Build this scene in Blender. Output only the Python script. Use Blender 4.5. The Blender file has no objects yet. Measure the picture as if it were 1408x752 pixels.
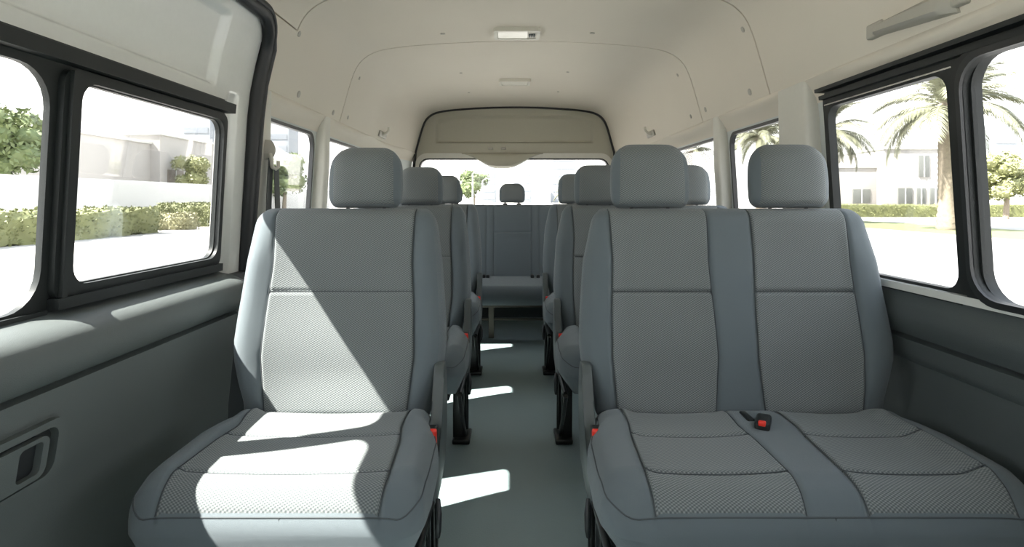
import bpy, bmesh, math, random
from mathutils import Vector, Matrix
from mathutils.geometry import tessellate_polygon
random.seed(7)
sc = bpy.context.scene
COL = sc.collection
PI = math.pi

# ------------------------------------------------------------------ camera
EYE = 1.03
cam_d = bpy.data.cameras.new('camera')
cam = bpy.data.objects.new('camera', cam_d); COL.objects.link(cam)
cam.location = (0, 0, EYE); cam.rotation_euler = (PI/2, 0, 0)
cam_d.sensor_width = 36; cam_d.lens = 36*785/1408
cam_d.shift_y = -101/1408
cam_d.clip_start = 0.02; cam_d.clip_end = 600
sc.camera = cam
# ------------------------------------------------------------------ world, sun, exposure
SKY_STRENGTH = 3.2
SUN_STRENGTH = 27.0
SUN_DIR = Vector((0.96, 0.335, -1.30)).normalized()
w = bpy.data.worlds.new('sky'); sc.world = w; w.use_nodes = True
nt = w.node_tree; bg = nt.nodes['Background']
tc = nt.nodes.new('ShaderNodeTexCoord'); sp = nt.nodes.new('ShaderNodeSeparateXYZ'); cr = nt.nodes.new('ShaderNodeValToRGB')
nt.links.new(tc.outputs['Generated'], sp.inputs[0]); nt.links.new(sp.outputs['Z'], cr.inputs[0]); nt.links.new(cr.outputs[0], bg.inputs[0])
cr.color_ramp.elements[0].position = 0.0; cr.color_ramp.elements[0].color = (1, .985, .96, 1)
cr.color_ramp.elements[1].position = 0.9; cr.color_ramp.elements[1].color = (.70, .80, .95, 1)
bg.inputs[1].default_value = SKY_STRENGTH
sd = bpy.data.lights.new('sun', 'SUN'); sd.energy = SUN_STRENGTH; sd.angle = math.radians(.6); sd.color = (1, .965, .90)
so = bpy.data.objects.new('sun', sd); COL.objects.link(so)
so.rotation_euler = SUN_DIR.to_track_quat('-Z', 'Y').to_euler(); so.location = (-20, -10, 30)
vs = sc.view_settings
vs.view_transform = 'Standard'; vs.look = 'None'; vs.gamma = 1; vs.use_curve_mapping = False
vs.exposure = 0.38
sc.cycles.use_denoising = True
sc.cycles.max_bounces = 10; sc.cycles.diffuse_bounces = 7; sc.cycles.glossy_bounces = 4
sc.cycles.transparent_max_bounces = 24; sc.cycles.sample_clamp_indirect = 8

# ------------------------------------------------------------------ materials
def mat(name, color, rough=.6, metal=0, spec=.5, noise=0, nscale=60, bump=0, bscale=400, coat=0, emit=0, sheen=0):
    m = bpy.data.materials.new(name); m.use_nodes = True
    t = m.node_tree; b = t.nodes['Principled BSDF']
    b.inputs['Base Color'].default_value = (*color, 1); b.inputs['Roughness'].default_value = rough
    b.inputs['Metallic'].default_value = metal; b.inputs['Specular IOR Level'].default_value = spec
    if coat: b.inputs['Coat Weight'].default_value = coat; b.inputs['Coat Roughness'].default_value = .08
    if sheen: b.inputs['Sheen Weight'].default_value = sheen; b.inputs['Sheen Roughness'].default_value = .5
    if emit:
        b.inputs['Emission Color'].default_value = (*color, 1); b.inputs['Emission Strength'].default_value = emit
    tcn = t.nodes.new('ShaderNodeTexCoord')
    n = t.nodes.new('ShaderNodeTexNoise'); n.inputs['Scale'].default_value = nscale; n.inputs['Detail'].default_value = 4
    t.links.new(tcn.outputs['Object'], n.inputs['Vector'])
    mr = t.nodes.new('ShaderNodeMapRange'); mr.inputs['To Min'].default_value = 1-max(noise, .03); mr.inputs['To Max'].default_value = 1+max(noise, .03)
    t.links.new(n.outputs['Fac'], mr.inputs['Value'])
    mx = t.nodes.new('ShaderNodeVectorMath'); mx.operation = 'SCALE'; mx.inputs[0].default_value = color
    t.links.new(mr.outputs[0], mx.inputs['Scale']); t.links.new(mx.outputs[0], b.inputs['Base Color'])
    if bump:
        n2 = t.nodes.new('ShaderNodeTexNoise'); n2.inputs['Scale'].default_value = bscale; n2.inputs['Detail'].default_value = 2
        t.links.new(tcn.outputs['Object'], n2.inputs['Vector'])
        bp = t.nodes.new('ShaderNodeBump'); bp.inputs['Strength'].default_value = bump; bp.inputs['Distance'].default_value = .002
        t.links.new(n2.outputs['Fac'], bp.inputs['Height']); t.links.new(bp.outputs[0], b.inputs['Normal'])
    return m

def weave(name, c_dark, c_light, period=.0068, strength=.9):
    m = bpy.data.materials.new(name); m.use_nodes = True
    t = m.node_tree; b = t.nodes['Principled BSDF']; b.inputs['Roughness'].default_value = .9
    b.inputs['Specular IOR Level'].default_value = .2
    b.inputs['Sheen Weight'].default_value = .12
    uv = t.nodes.new('ShaderNodeTexCoord'); s = t.nodes.new('ShaderNodeSeparateXYZ'); t.links.new(uv.outputs['UV'], s.inputs[0])
    def mth(op, a, bb=None, c=None):
        n = t.nodes.new('ShaderNodeMath'); n.operation = op
        for i, v in enumerate((a, bb, c)):
            if v is None: continue
            if isinstance(v, (int, float)): n.inputs[i].default_value = v
            else: t.links.new(v, n.inputs[i])
        return n.outputs[0]
    k = 2*PI/period
    sx = mth('MULTIPLY', s.outputs['X'], k*.60)
    sy = mth('MULTIPLY', mth('ADD', s.outputs['Y'], mth('MULTIPLY', s.outputs['X'], .12)), k*.85)
    pr = mth('MULTIPLY', mth('SINE', sx), mth('SINE', sy))
    f = mth('MULTIPLY_ADD', pr, .5, .5)
    tb = mth('POWER', f, 1.3)
    mix = t.nodes.new('ShaderNodeMix'); mix.data_type = 'RGBA'
    t.links.new(tb, mix.inputs['Factor']); mix.inputs[6].default_value = (*c_dark, 1); mix.inputs[7].default_value = (*c_light, 1)
    t.links.new(mix.outputs[2], b.inputs['Base Color'])
    bp = t.nodes.new('ShaderNodeBump'); bp.inputs['Strength'].default_value = strength; bp.inputs['Distance'].default_value = .0012
    t.links.new(f, bp.inputs['Height']); t.links.new(bp.outputs[0], b.inputs['Normal'])
    return m

M = {}
M['head'] = mat('headliner_cloth', (.66, .615, .53), .85, bump=.25, bscale=500, noise=.03, nscale=3)
M['pillar'] = mat('pillar_plastic', (.62, .61, .55), .6, noise=.02)
M['grip'] = mat('grip_plastic', (.40, .385, .335), .55)
M['tailgate'] = mat('tailgate_lining_shaded', (.40, .385, .31), .6, noise=.02)  # darker than the pillar plastic: backlit shade put into the colour
M['paint'] = mat('painted_metal', (.74, .75, .72), .22, coat=.6, noise=.01)
M['body'] = mat('body_primer', (.55, .585, .57), .45, noise=.02)
M['trim'] = mat('grey_door_plastic', (.095, .11, .108), .5, bump=.5, bscale=900, spec=.5)
M['trim_side'] = mat('shaded_side_plastic', (.075, .09, .092), .48, bump=.5, bscale=900, spec=.5)  # darker copy of the door plastic, with the side panel's shade in its colour
M['rubber'] = mat('black_rubber', (.014, .016, .018), .45)
M['black'] = mat('black_frame', (.016, .019, .019), .5, spec=.3)
M['blackmetal'] = mat('black_steel', (.012, .013, .013), .3, metal=.3)
M['brownmetal'] = mat('brown_steel', (.11, .10, .08), .5, metal=.4)
M['chrome'] = mat('bright_steel', (.6, .6, .6), .25, metal=1)
M['cloth'] = mat('plain_seat_cloth', (.104, .128, .141), .85, bump=.5, bscale=1300, noise=.04, nscale=9, sheen=.15)
M['weave'] = weave('woven_seat_cloth', (.080, .094, .098), (.235, .254, .252), .0054, .6)
M['stitch'] = mat('seam_thread', (.06, .07, .075), .9)
M['piping'] = mat('pale_piping', (.34, .37, .38), .7)
M['cover'] = mat('seat_cover_plastic', (.06, .072, .073), .45)
M['red'] = mat('red_button', (.72, .035, .02), .35)
M['belt'] = mat('belt_webbing', (.075, .08, .08), .7)
M['lens'] = mat('lamp_lens', (.88, .86, .78), .2)
M['lampbody'] = mat('lamp_body', (.62, .60, .52), .4)
M['dark'] = mat('dark_seam', (.10, .095, .08), .9)
M['seal'] = mat('tailgate_seal', (.02, .02, .018), .6)
M['clip'] = mat('trim_clip_plastic', (.40, .38, .33), .5)
M['white_ext'] = mat('white_render', (.34, .325, .305), .9)
M['white_wall'] = mat('white_wall_render', (.50, .50, .48), .9)
M['tan_ext'] = mat('tan_opening', (.17, .145, .12), .9)
M['winext'] = mat('villa_glass', (.12, .125, .115), .4)
M['tower'] = mat('hazed_facade', (.25, .27, .29), .7)  # blue-grey with the distance haze put into the colour
M['tower_win'] = mat('hazed_glass', (.21, .23, .255), .4)  # kept close to the facade tone, haze again in the colour
M['hedge'] = mat('hedge_leaf', (.125, .135, .05), .7, noise=.3, nscale=3)
M['hedge_pale'] = mat('pale_shrub_leaf', (.22, .21, .11), .7, noise=.3, nscale=3)
M['leaf'] = mat('tree_leaf', (.095, .125, .045), .6, noise=.4, nscale=1)
M['leaf_y'] = mat('yellow_tree_leaf', (.19, .20, .085), .6, noise=.3, nscale=1)
M['palm'] = mat('palm_leaf', (.15, .155, .10), .6, noise=.35, nscale=2)
M['bark'] = mat('palm_bark', (.19, .16, .12), .9, noise=.4, nscale=6, bump=1, bscale=8)
M['lampmetal'] = mat('lamp_post_metal', (.35, .36, .36), .5)
M['grass'] = mat('verge_grass', (.12, .14, .055), .9, noise=.3, nscale=2)
M['sand'] = mat('sand', (.24, .22, .18), .95, noise=.1, nscale=.5)

def floor_mat():
    m = mat('vinyl_floor', (.22, .285, .29), .42, bump=.35, bscale=220, noise=.1, nscale=5)
    t = m.node_tree; b = t.nodes['Principled BSDF']
    n = t.nodes.new('ShaderNodeTexNoise'); n.inputs['Scale'].default_value = 2.5; n.inputs['Detail'].default_value = 6
    tcn = t.nodes.new('ShaderNodeTexCoord'); t.links.new(tcn.outputs['Object'], n.inputs['Vector'])
    mr = t.nodes.new('ShaderNodeMapRange'); mr.inputs['To Min'].default_value = .3; mr.inputs['To Max'].default_value = .6
    t.links.new(n.outputs['Fac'], mr.inputs['Value']); t.links.new(mr.outputs[0], b.inputs['Roughness'])
    return m
M['floor'] = floor_mat()
def ground_mat():
    m = mat('pale_ground', (.30, .29, .27), .95, noise=.06, nscale=.4)
    return m
M['ground'] = ground_mat()
M['road'] = mat('pale_asphalt', (.25, .25, .245), .9, noise=.05, nscale=.8)
def glass_mat():
    m = bpy.data.materials.new('window_glass'); m.use_nodes = True
    t = m.node_tree; t.nodes.clear()
    o = t.nodes.new('ShaderNodeOutputMaterial'); tr = t.nodes.new('ShaderNodeBsdfTransparent'); g = t.nodes.new('ShaderNodeBsdfGlossy')
    tr.inputs[0].default_value = (.96, .96, .955, 1); g.inputs['Roughness'].default_value = .02
    lw = t.nodes.new('ShaderNodeLayerWeight'); lw.inputs[0].default_value = .18
    fr = t.nodes.new('ShaderNodeMath'); fr.operation = 'MULTIPLY_ADD'; fr.inputs[1].default_value = .35; fr.inputs[2].default_value = .015
    t.links.new(lw.outputs['Fresnel'], fr.inputs[0])
    mx = t.nodes.new('ShaderNodeMixShader'); t.links.new(fr.outputs[0], mx.inputs[0]); t.links.new(tr.outputs[0], mx.inputs[1]); t.links.new(g.outputs[0], mx.inputs[2])
    t.links.new(mx.outputs[0], o.inputs[0])
    return m
M['glass'] = glass_mat()

# ------------------------------------------------------------------ helpers
def finish(name, me, m, parent=None, sharp=38):
    me.polygons.foreach_set('use_smooth', [True]*len(me.polygons))
    me.set_sharp_from_angle(angle=math.radians(sharp))
    o = bpy.data.objects.new(name, me); COL.objects.link(o)
    if m: me.materials.append(m)
    if parent: o.parent = parent
    return o
def from_bm(name, bm, m, parent=None, sharp=38, recalc=True):
    if recalc: bmesh.ops.recalc_face_normals(bm, faces=bm.faces)
    me = bpy.data.meshes.new(name); bm.to_mesh(me); bm.free()
    return finish(name, me, m, parent, sharp)
def struct(o): o['kind'] = 'structure'; return o
def tag(o, label, cat, group=None, kind=None):
    o['label'] = label; o['category'] = cat
    if group: o['group'] = group
    if kind: o['kind'] = kind
    return o
def empty(name, loc=(0, 0, 0), rz=0):
    o = bpy.data.objects.new(name, None); COL.objects.link(o); o.location = loc; o.rotation_euler = (0, 0, rz); o.empty_display_size = .1
    return o
def children(o): return [c for c in bpy.data.objects if c.parent == o]
def copy_tree(o, parent=None):
    c = o.copy(); COL.objects.link(c)
    if parent: c.parent = parent
    for ch in children(o): copy_tree(ch, c)
    return c
def rr(x0, x1, y0, y1, r, n=7):
    rs = r if isinstance(r, (tuple, list)) else (r,)*4
    pts = []
    for (cx_, cy_, a0, k) in ((x1-rs[0], y1-rs[0], 0, 0), (x0+rs[1], y1-rs[1], 90, 1), (x0+rs[2], y0+rs[2], 180, 2), (x1-rs[3], y0+rs[3], 270, 3)):
        for i in range(n):
            a = math.radians(a0+90*i/(n-1)); pts.append((cx_+rs[k]*math.cos(a), cy_+rs[k]*math.sin(a)))
    return pts
def plate(name, outer, holes, f, m, parent=None, ucuts=(), vcuts=(), sharp=38):
    """closed prism: 2-D polygon with holes, mapped by f(u, v, side)"""
    loops = [outer]+list(holes)
    allp = [p for l in loops for p in l]
    tris = tessellate_polygon([[Vector((p[0], p[1], 0)) for p in l] for l in loops])
    bm = bmesh.new(); vv = [bm.verts.new((p[0], p[1], 0)) for p in allp]
    for t in tris:
        if len(set(t)) == 3:
            try: bm.faces.new([vv[i] for i in t])
            except ValueError: pass
    for c in ucuts: bmesh.ops.bisect_plane(bm, geom=bm.verts[:]+bm.edges[:]+bm.faces[:], plane_co=(c, 0, 0), plane_no=(1, 0, 0), dist=1e-5)
    for c in vcuts: bmesh.ops.bisect_plane(bm, geom=bm.verts[:]+bm.edges[:]+bm.faces[:], plane_co=(0, c, 0), plane_no=(0, 1, 0), dist=1e-5)
    bmesh.ops.recalc_face_normals(bm, faces=bm.faces)
    bm.verts.index_update()
    V0 = [tuple(f(v.co.x, v.co.y, 0)) for v in bm.verts]; V1 = [tuple(f(v.co.x, v.co.y, 1)) for v in bm.verts]
    n = len(V0); F = []
    for fc in bm.faces:
        ids = [v.index for v in fc.verts]; F.append(ids); F.append([i+n for i in reversed(ids)])
    for e in bm.edges:
        if len(e.link_faces) == 1:
            a, b = e.verts[0].index, e.verts[1].index; F.append([a, b, b+n, a+n])
    bm.free()
    b2 = bmesh.new(); vs_ = [b2.verts.new(p) for p in V0+V1]
    for q in F:
        try: b2.faces.new([vs_[i] for i in q])
        except ValueError: pass
    return from_bm(name, b2, m, parent, sharp)
def box_into(bm, x0, x1, y0, y1, z0, z1, mtx=None):
    v = [bm.verts.new(Vector((x, y, z)) if mtx is None else mtx @ Vector((x, y, z))) for z in (z0, z1) for y in (y0, y1) for x in (x0, x1)]
    for q in ((0, 2, 3, 1), (4, 5, 7, 6), (0, 1, 5, 4), (2, 6, 7, 3), (0, 4, 6, 2), (1, 3, 7, 5)): bm.faces.new([v[i] for i in q])
def box(name, x0, x1, y0, y1, z0, z1, m, parent=None, bev=.004, mtx=None):
    bm = bmesh.new(); box_into(bm, x0, x1, y0, y1, z0, z1, mtx)
    if bev: bmesh.ops.bevel(bm, geom=bm.edges[:], offset=min(bev, .45*min(abs(x1-x0), abs(y1-y0), abs(z1-z0))), segments=3, affect='EDGES', profile=.5)
    return from_bm(name, bm, m, parent)
def tube_into(bm, pts, r, n=10, flat=None, closed=False, up=None):
    """sweep an ellipse (r, r*flat) along pts"""
    pts = [Vector(p) for p in pts]; rings = []; N = len(pts)
    prev = None
    for i, p in enumerate(pts):
        if closed: t = (pts[(i+1) % N]-pts[i-1]).normalized()
        else: t = (pts[min(i+1, N-1)]-pts[max(i-1, 0)]).normalized()
        ref = Vector(up) if up else (prev if prev else (Vector((0, 0, 1)) if abs(t.z) < .9 else Vector((1, 0, 0))))
        s = t.cross(ref).normalized(); u = s.cross(t).normalized(); prev = u
        rad = r[i] if isinstance(r, (list, tuple)) else r
        rings.append([bm.verts.new(p+s*rad*math.cos(2*PI*k/n)+u*rad*(flat or 1)*math.sin(2*PI*k/n)) for k in range(n)])
    M_ = N if closed else N-1
    for i in range(M_):
        a, b = rings[i], rings[(i+1) % N]
        for k in range(n): bm.faces.new([a[k], a[(k+1) % n], b[(k+1) % n], b[k]])
    if not closed: bm.faces.new(rings[0]); bm.faces.new(rings[-1])
def tube(name, pts, r, m, parent=None, n=10, flat=None, closed=False, up=None):
    bm = bmesh.new(); tube_into(bm, pts, r, n, flat, closed, up); return from_bm(name, bm, m, parent, 50)
def prism_x(name, poly, x0, x1, m, parent=None, bev=.004):
    """polygon in (y, z), extruded along x"""
    bm = bmesh.new(); a = [bm.verts.new((x0, y, z)) for y, z in poly]; b = [bm.verts.new((x1, y, z)) for y, z in poly]; n = len(poly)
    bm.faces.new(a); bm.faces.new(b)
    for i in range(n): bm.faces.new([a[i], a[(i+1) % n], b[(i+1) % n], b[i]])
    if bev: bmesh.ops.bevel(bm, geom=[e for f_ in list(bm.faces)[:2] for e in f_.edges], offset=bev, segments=2, affect='EDGES', profile=.5)
    return from_bm(name, bm, m, parent)
def sm(a, b, x):
    if a == b: return float(x >= a)
    t = max(0, min(1, (x-a)/(b-a))); return t*t*(3-2*t)
def interp(tab, x):
    if x <= tab[0][0]: return tab[0][1]
    for (a, va), (b, vb) in zip(tab, tab[1:]):
        if x <= b: return va+(vb-va)*(x-a)/(b-a)
    return tab[-1][1]
def arange(a, b, st):
    n = max(1, int(round((b-a)/st))); return [a+(b-a)*i/n for i in range(1, n)]

# ------------------------------------------------------------------ van shell
CX = .05
def W(z): return interp([(0, 1.08), (.62, 1.08), (.79, 1.05), (1.33, 1.007), (1.455, .99), (1.566, .959), (1.70, .92)], z)
def WG(z): return interp([(0, 1.10), (.62, 1.10), (.79, 1.072), (1.33, 1.037), (1.60, 1.01)], z)    # body side, where the glass sits
# headliner profile, half: (half width, z)
HP = [(.990, 1.455), (.959, 1.566), (.934, 1.655), (.911, 1.724), (.890, 1.768), (.858, 1.802), (.81, 1.832), (.75, 1.850), (.62, 1.868), (.42, 1.883), (.20, 1.893), (0, 1.895)]
prof = [(-a, z) for a, z in HP] + [(a, z) for a, z in reversed(HP[:-1])]
sacc = [0]
for (a, b), (c, d) in zip(prof, prof[1:]): sacc.append(sacc[-1]+math.hypot(c-a, d-b))
SL = sacc[-1]
def prof_at(s):
    s = max(0, min(SL, s))
    for i in range(len(prof)-1):
        if s <= sacc[i+1]+1e-9:
            t = (s-sacc[i])/(sacc[i+1]-sacc[i]); a, b = prof[i], prof[i+1]
            return a[0]+(b[0]-a[0])*t, a[1]+(b[1]-a[1])*t, i, t
def catmull(s):
    """smooth point and outward normal"""
    e = .02
    x, z, i, t = prof_at(s)
    # smooth by averaging neighbours
    pts = [prof_at(s+k*.018)[:2] for k in (-2, -1, 0, 1, 2)] if .036 < s < SL-.036 else [(x, z)]
    px = sum(p[0] for p in pts)/len(pts); pz = sum(p[1] for p in pts)/len(pts)
    a = prof_at(s-e); b = prof_at(s+e); tx, tz = b[0]-a[0], b[1]-a[1]; L = math.hypot(tx, tz) or 1
    return px, pz, -tz/L, tx/L
def s_of_left(z):
    lo, hi = 0, SL/2
    for _ in range(40):
        mid = (lo+hi)/2
        if prof_at(mid)[1] < z: lo = mid
        else: hi = mid
    return lo
Y_FRONT, Y_TAIL, Y_BACK = -1.1, 4.25, 5.10
def tail(x, z, y):
    t = sm(Y_TAIL, Y_BACK, y)
    return x*(1-.106*t)+CX-.025*t, 1.455+(z-1.455)*(1-.085*t)
SEAMS = (2.30, 3.11)
S_DOOR = s_of_left(1.70)
def ceil_f(y, s, side):
    x, z, nx, nz = catmull(s)
    off = 0
    if side == 0:
        for sy in SEAMS:
            if abs(y-sy) < .0040 and not (sy == 2.30 and s < s_of_left(1.715)): off = .014
        if y < 2.30 and abs(s-s_of_left(1.712)) < .0026: off = .014
    else: off = .05
    x += nx*off; z += nz*off
    X, Z = tail(x, z, y)
    return (X, y, Z)
yd = 2.105; R = .13
outer = [(yd, 0)]+[]
outer = [(Y_BACK, 0), (Y_BACK, SL), (Y_FRONT, SL), (Y_FRONT, S_DOOR)]
for i in range(9):
    a = PI/2*(1-i/8); outer.append((yd-R+R*math.cos(a), S_DOOR-R+R*math.sin(a)))
outer.append((yd, 0))
ucuts = [c for sy in SEAMS for c in (sy-.005, sy-.0037, sy+.0037, sy+.005)]+arange(Y_TAIL, Y_BACK, .07)+[-.5, 0, .5, 1.0, 1.5, 2.0, 2.6, 3.5, 3.9, Y_TAIL]
s17 = s_of_left(1.712)
vcuts = [s17-.0035, s17-.0024, s17+.0024, s17+.0035]+arange(0, .75, .022)+arange(.75, SL-.75, .09)+arange(SL-.75, SL, .022)
ceiling = struct(plate('ceiling', outer, [], ceil_f, M['head'], ucuts=ucuts, vcuts=vcuts))
ceiling['label'] = 'beige cloth roof lining'

# floor
struct(box('floor', CX-1.13, CX+1.13, Y_FRONT, Y_BACK+.05, -.06, 0, M['floor'], bev=0))

def side_f(sgn, w0, w1):
    def f(y, z, side):
        t = sm(Y_TAIL+.2, Y_BACK, y)*(.09)
        return (CX+sgn*((w0(z) if side == 0 else w1(z))*(1-t)), y, z)
    return f
# left body side behind the sliding door
Z_ARC = 1.50
wl2 = rr(2.16, 2.84, .76, 1.36, (.07, .07, .07, .07))
wl3 = rr(2.93, 4.45, .76, 1.36, .08)
wall_left = struct(plate('wall_left', [(2.09, 0), (Y_BACK, 0), (Y_BACK, Z_ARC), (2.09, Z_ARC)], [wl2, wl3], side_f(-1, WG, lambda z: WG(z)+.018), M['body'], ucuts=[4.6, 4.8, 4.95], vcuts=[.62, .79, 1.0, 1.33]))
wr1 = rr(.28, 1.965, .77, 1.405, (.06,)*4)
wr2 = rr(2.16, 2.84, .76, 1.36, (.07, .07, .07, .07))
wr0 = rr(-.95, .10, .77, 1.40, .08)
wall_right = struct(plate('wall_right', [(Y_FRONT, 0), (Y_BACK, 0), (Y_BACK, Z_ARC), (Y_FRONT, Z_ARC)], [wr0, wr1, wr2, wl3], side_f(1, WG, lambda z: WG(z)+.018), M['body'], ucuts=[4.6, 4.8, 4.95], vcuts=[.62, .79, 1.0, 1.33]))
# left front body (driver side) ahead of the sliding door
struct(plate('wall_left', [(Y_FRONT, 0), (.22, 0), (.22, 1.75), (Y_FRONT, 1.75)], [rr(-.95, .10, .77, 1.40, .08)], side_f(-1, WG, lambda z: WG(z)+.018), M['body'], vcuts=[.62, .79, 1.33]))
# front wall with windscreen opening
struct(plate('wall_front', [(-1.05+CX, 0), (1.05+CX, 0), (1.0+CX, 1.45), (.9+CX, 1.72), (.75+CX, 1.86), (0+CX, 1.93), (-.75+CX, 1.86), (-.9+CX, 1.72), (-1.0+CX, 1.45)], [rr(-.85, .95, 1.20, 1.72, .12)], lambda u, v, s: (u, Y_FRONT-(.05 if s else 0), v), M['body']))

# headliner lower return (reveal above the windows)
def reveal(name, sgn, y0):
    ys = [y0]+arange(y0, Y_BACK, .12)+[Y_BACK]; bm = bmesh.new(); rows = []
    for y in ys:
        X1, Z1 = tail(sgn*.9895, 1.4555, y); t = sm(Y_TAIL+.2, Y_BACK, y)*.09
        wav = .012*math.cos((y-2.9)*2*PI/.95)
        row = [(X1, Z1), (X1-sgn*.003, 1.442+wav), (X1+sgn*.012, 1.425+wav*.6), (CX+sgn*(WG(1.40)*(1-t)-.004), 1.392), (CX+sgn*(WG(1.40)*(1-t)), 1.372), (CX+sgn*(WG(1.4)*(1-t)+.01), 1.40), (X1+sgn*.03, 1.47)]
        rows.append([bm.verts.new((a, y, b)) for a, b in row])
    for a, b in zip(rows, rows[1:]):
        for k in range(7): bm.faces.new([a[k], a[(k+1) % 7], b[(k+1) % 7], b[k]])
    bm.faces.new(rows[0]); bm.faces.new(rows[-1])
    return struct(from_bm(name, bm, M['head'], ceiling, 60))
reveal('window_header', -1, 2.12)
reveal('window_header', 1, Y_FRONT)

# pillar trims
def pillar(name, sgn, y0, y1, z0=.60, z1=1.452, depth=.055, flare=.0, m='pillar', back=.05):
    """vertical trim whose inner face stands proud of the glass; the top flares to meet the headliner"""
    bm = bmesh.new(); rows = []
    N = 24
    for j in range(N+1):
        z = z0+(z1-z0)*j/N
        fl = flare*(max(0, (z-(z1-.22))/.22))**2.2
        hw = min(W(z)-.012, WG(z)-depth*.6) if z < 1.2 else interp([(1.2, WG(1.2)-depth), (1.455, .984)], z)
        hw = interp([(.6, W(.6)-.03), (.8, WG(.8)-depth), (1.2, WG(1.2)-depth), (1.455, .985)], z)
        ob = WG(z)+.006
        a, b = y0, y1+fl*.3
        r = .014
        sec = [(ob, a), (hw+r, a), (hw+r*.3, a+r*.3), (hw, a+r), (hw, b-r), (hw+r*.3, b-r*.3), (hw+r, b), (ob, b+back)]
        rows.append([bm.verts.new((CX+sgn*p, q, z)) for p, q in sec])
    for a, b in zip(rows, rows[1:]):
        n = len(a)
        for k in range(n): bm.faces.new([a[k], a[(k+1) % n], b[(k+1) % n], b[k]])
    bm.faces.new(rows[0]); bm.faces.new(rows[-1])
    return struct(from_bm(name, bm, M[m], None, 50))
pillar('trim_1', -1, 2.125, 2.235, back=.02)
pillar('trim_2', -1, 2.875, 2.955, back=.02)
pillar('trim_3', -1, 4.50, 5.06, depth=.05)
pillar('trim_4', 1, 2.02, 2.235, back=.02)
pillar('trim_5', 1, 2.875, 2.955, back=.02)
pillar('trim_6', 1, 4.50, 5.06, depth=.05)

def window_rear(name, sgn, loop, loop_in):
    o = struct(plate(name, loop, [loop_in], side_f(sgn, lambda z: WG(z)-.006, lambda z: WG(z)+.014), M['rubber'], vcuts=[.79, 1.33]))
    p = plate('pane', loop_in, [], side_f(sgn, lambda z: WG(z)+.006, lambda z: WG(z)+.010), M['glass'], o, vcuts=[.79, 1.33])
    return o
def grow(y0, y1, z0, z1, r, d=.014): return rr(y0-d*0, y1+d*0, z0, z1, r), rr(y0+d, y1-d, z0+d, z1-d, max(r-d*.5, .02))
a, b = grow(2.157, 2.843, .757, 1.363, .07); window_rear('window_1', -1, a, b)
a, b = grow(2.927, 4.453, .757, 1.363, .08); window_rear('window_2', -1, a, b)
a, b = grow(2.157, 2.843, .757, 1.363, .07); window_rear('window_3', 1, a, b)
a, b = grow(2.927, 4.453, .757, 1.363, .08); window_rear('window_4', 1, a, b)
a, b = grow(-.953, .103, .767, 1.403, .08); window_rear('window_5', 1, a, b); window_rear('window_6', -1, a, b)
o = struct(plate('window_7', rr(-.85, .95, 1.20, 1.72, .12), [rr(-.83, .93, 1.22, 1.70, .11)], lambda u, v, s: (u, Y_FRONT-(.05 if s else 0), v), M['rubber']))
plate('pane', rr(-.83, .93, 1.22, 1.70, .11), [], lambda u, v, s: (u, Y_FRONT-(.03 if s else .025), v), M['glass'], o)

# ---------------- right front window: black frame with two sliding panes
win_r = struct(plate('window_8', rr(.275, 1.97, .765, 1.41, .055), [rr(1.415, 1.945, .805, 1.345, .045), rr(.45, 1.340, .795, 1.36, .07)],
    side_f(1, lambda z: WG(z)-.012, lambda z: WG(z)+.014), M['black'], vcuts=[.79, 1.33]))
plate('pane', rr(1.41, 1.95, .80, 1.35, .05), [], side_f(1, lambda z: WG(z)+.008, lambda z: WG(z)+.012), M['glass'], win_r, vcuts=[1.33])
plate('pane', rr(.445, 1.345, .79, 1.365, .07), [], side_f(1, lambda z: WG(z)-.006, lambda z: WG(z)-.002), M['glass'], win_r, vcuts=[1.33])
# sliding pane's own sash and the rails
plate('sash', rr(.36, 1.392, .775, 1.375, .075), [rr(.44, 1.347, .80, 1.355, .07)], side_f(1, lambda z: WG(z)-.028, lambda z: WG(z)-.010), M['black'], win_r, vcuts=[.79, 1.33])
plate('sash', rr(.425, 1.360, .785, 1.37, .075), [rr(.44, 1.347, .80, 1.355, .07)], side_f(1, lambda z: WG(z)-.036, lambda z: WG(z)-.026), M['rubber'], win_r, vcuts=[.79, 1.33])
def rail(parent, sgn, y0, y1, z0, z1, w0, w1, m='black'):
    return plate('rail', [(y0, z0), (y1, z0), (y1, z1), (y0, z1)], [], side_f(sgn, lambda z: WG(z)-w1, lambda z: WG(z)-w0), M[m], parent)
rail(win_r, 1, .28, 1.96, 1.372, 1.385, .010, .030); rail(win_r, 1, .28, 1.96, 1.396, 1.408, .010, .042)
rail(win_r, 1, 1.39, 1.955, 1.352, 1.356, .010, .016, 'chrome')
rail(win_r, 1, 1.40, 1.95, .772, .792, .010, .022)

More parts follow.
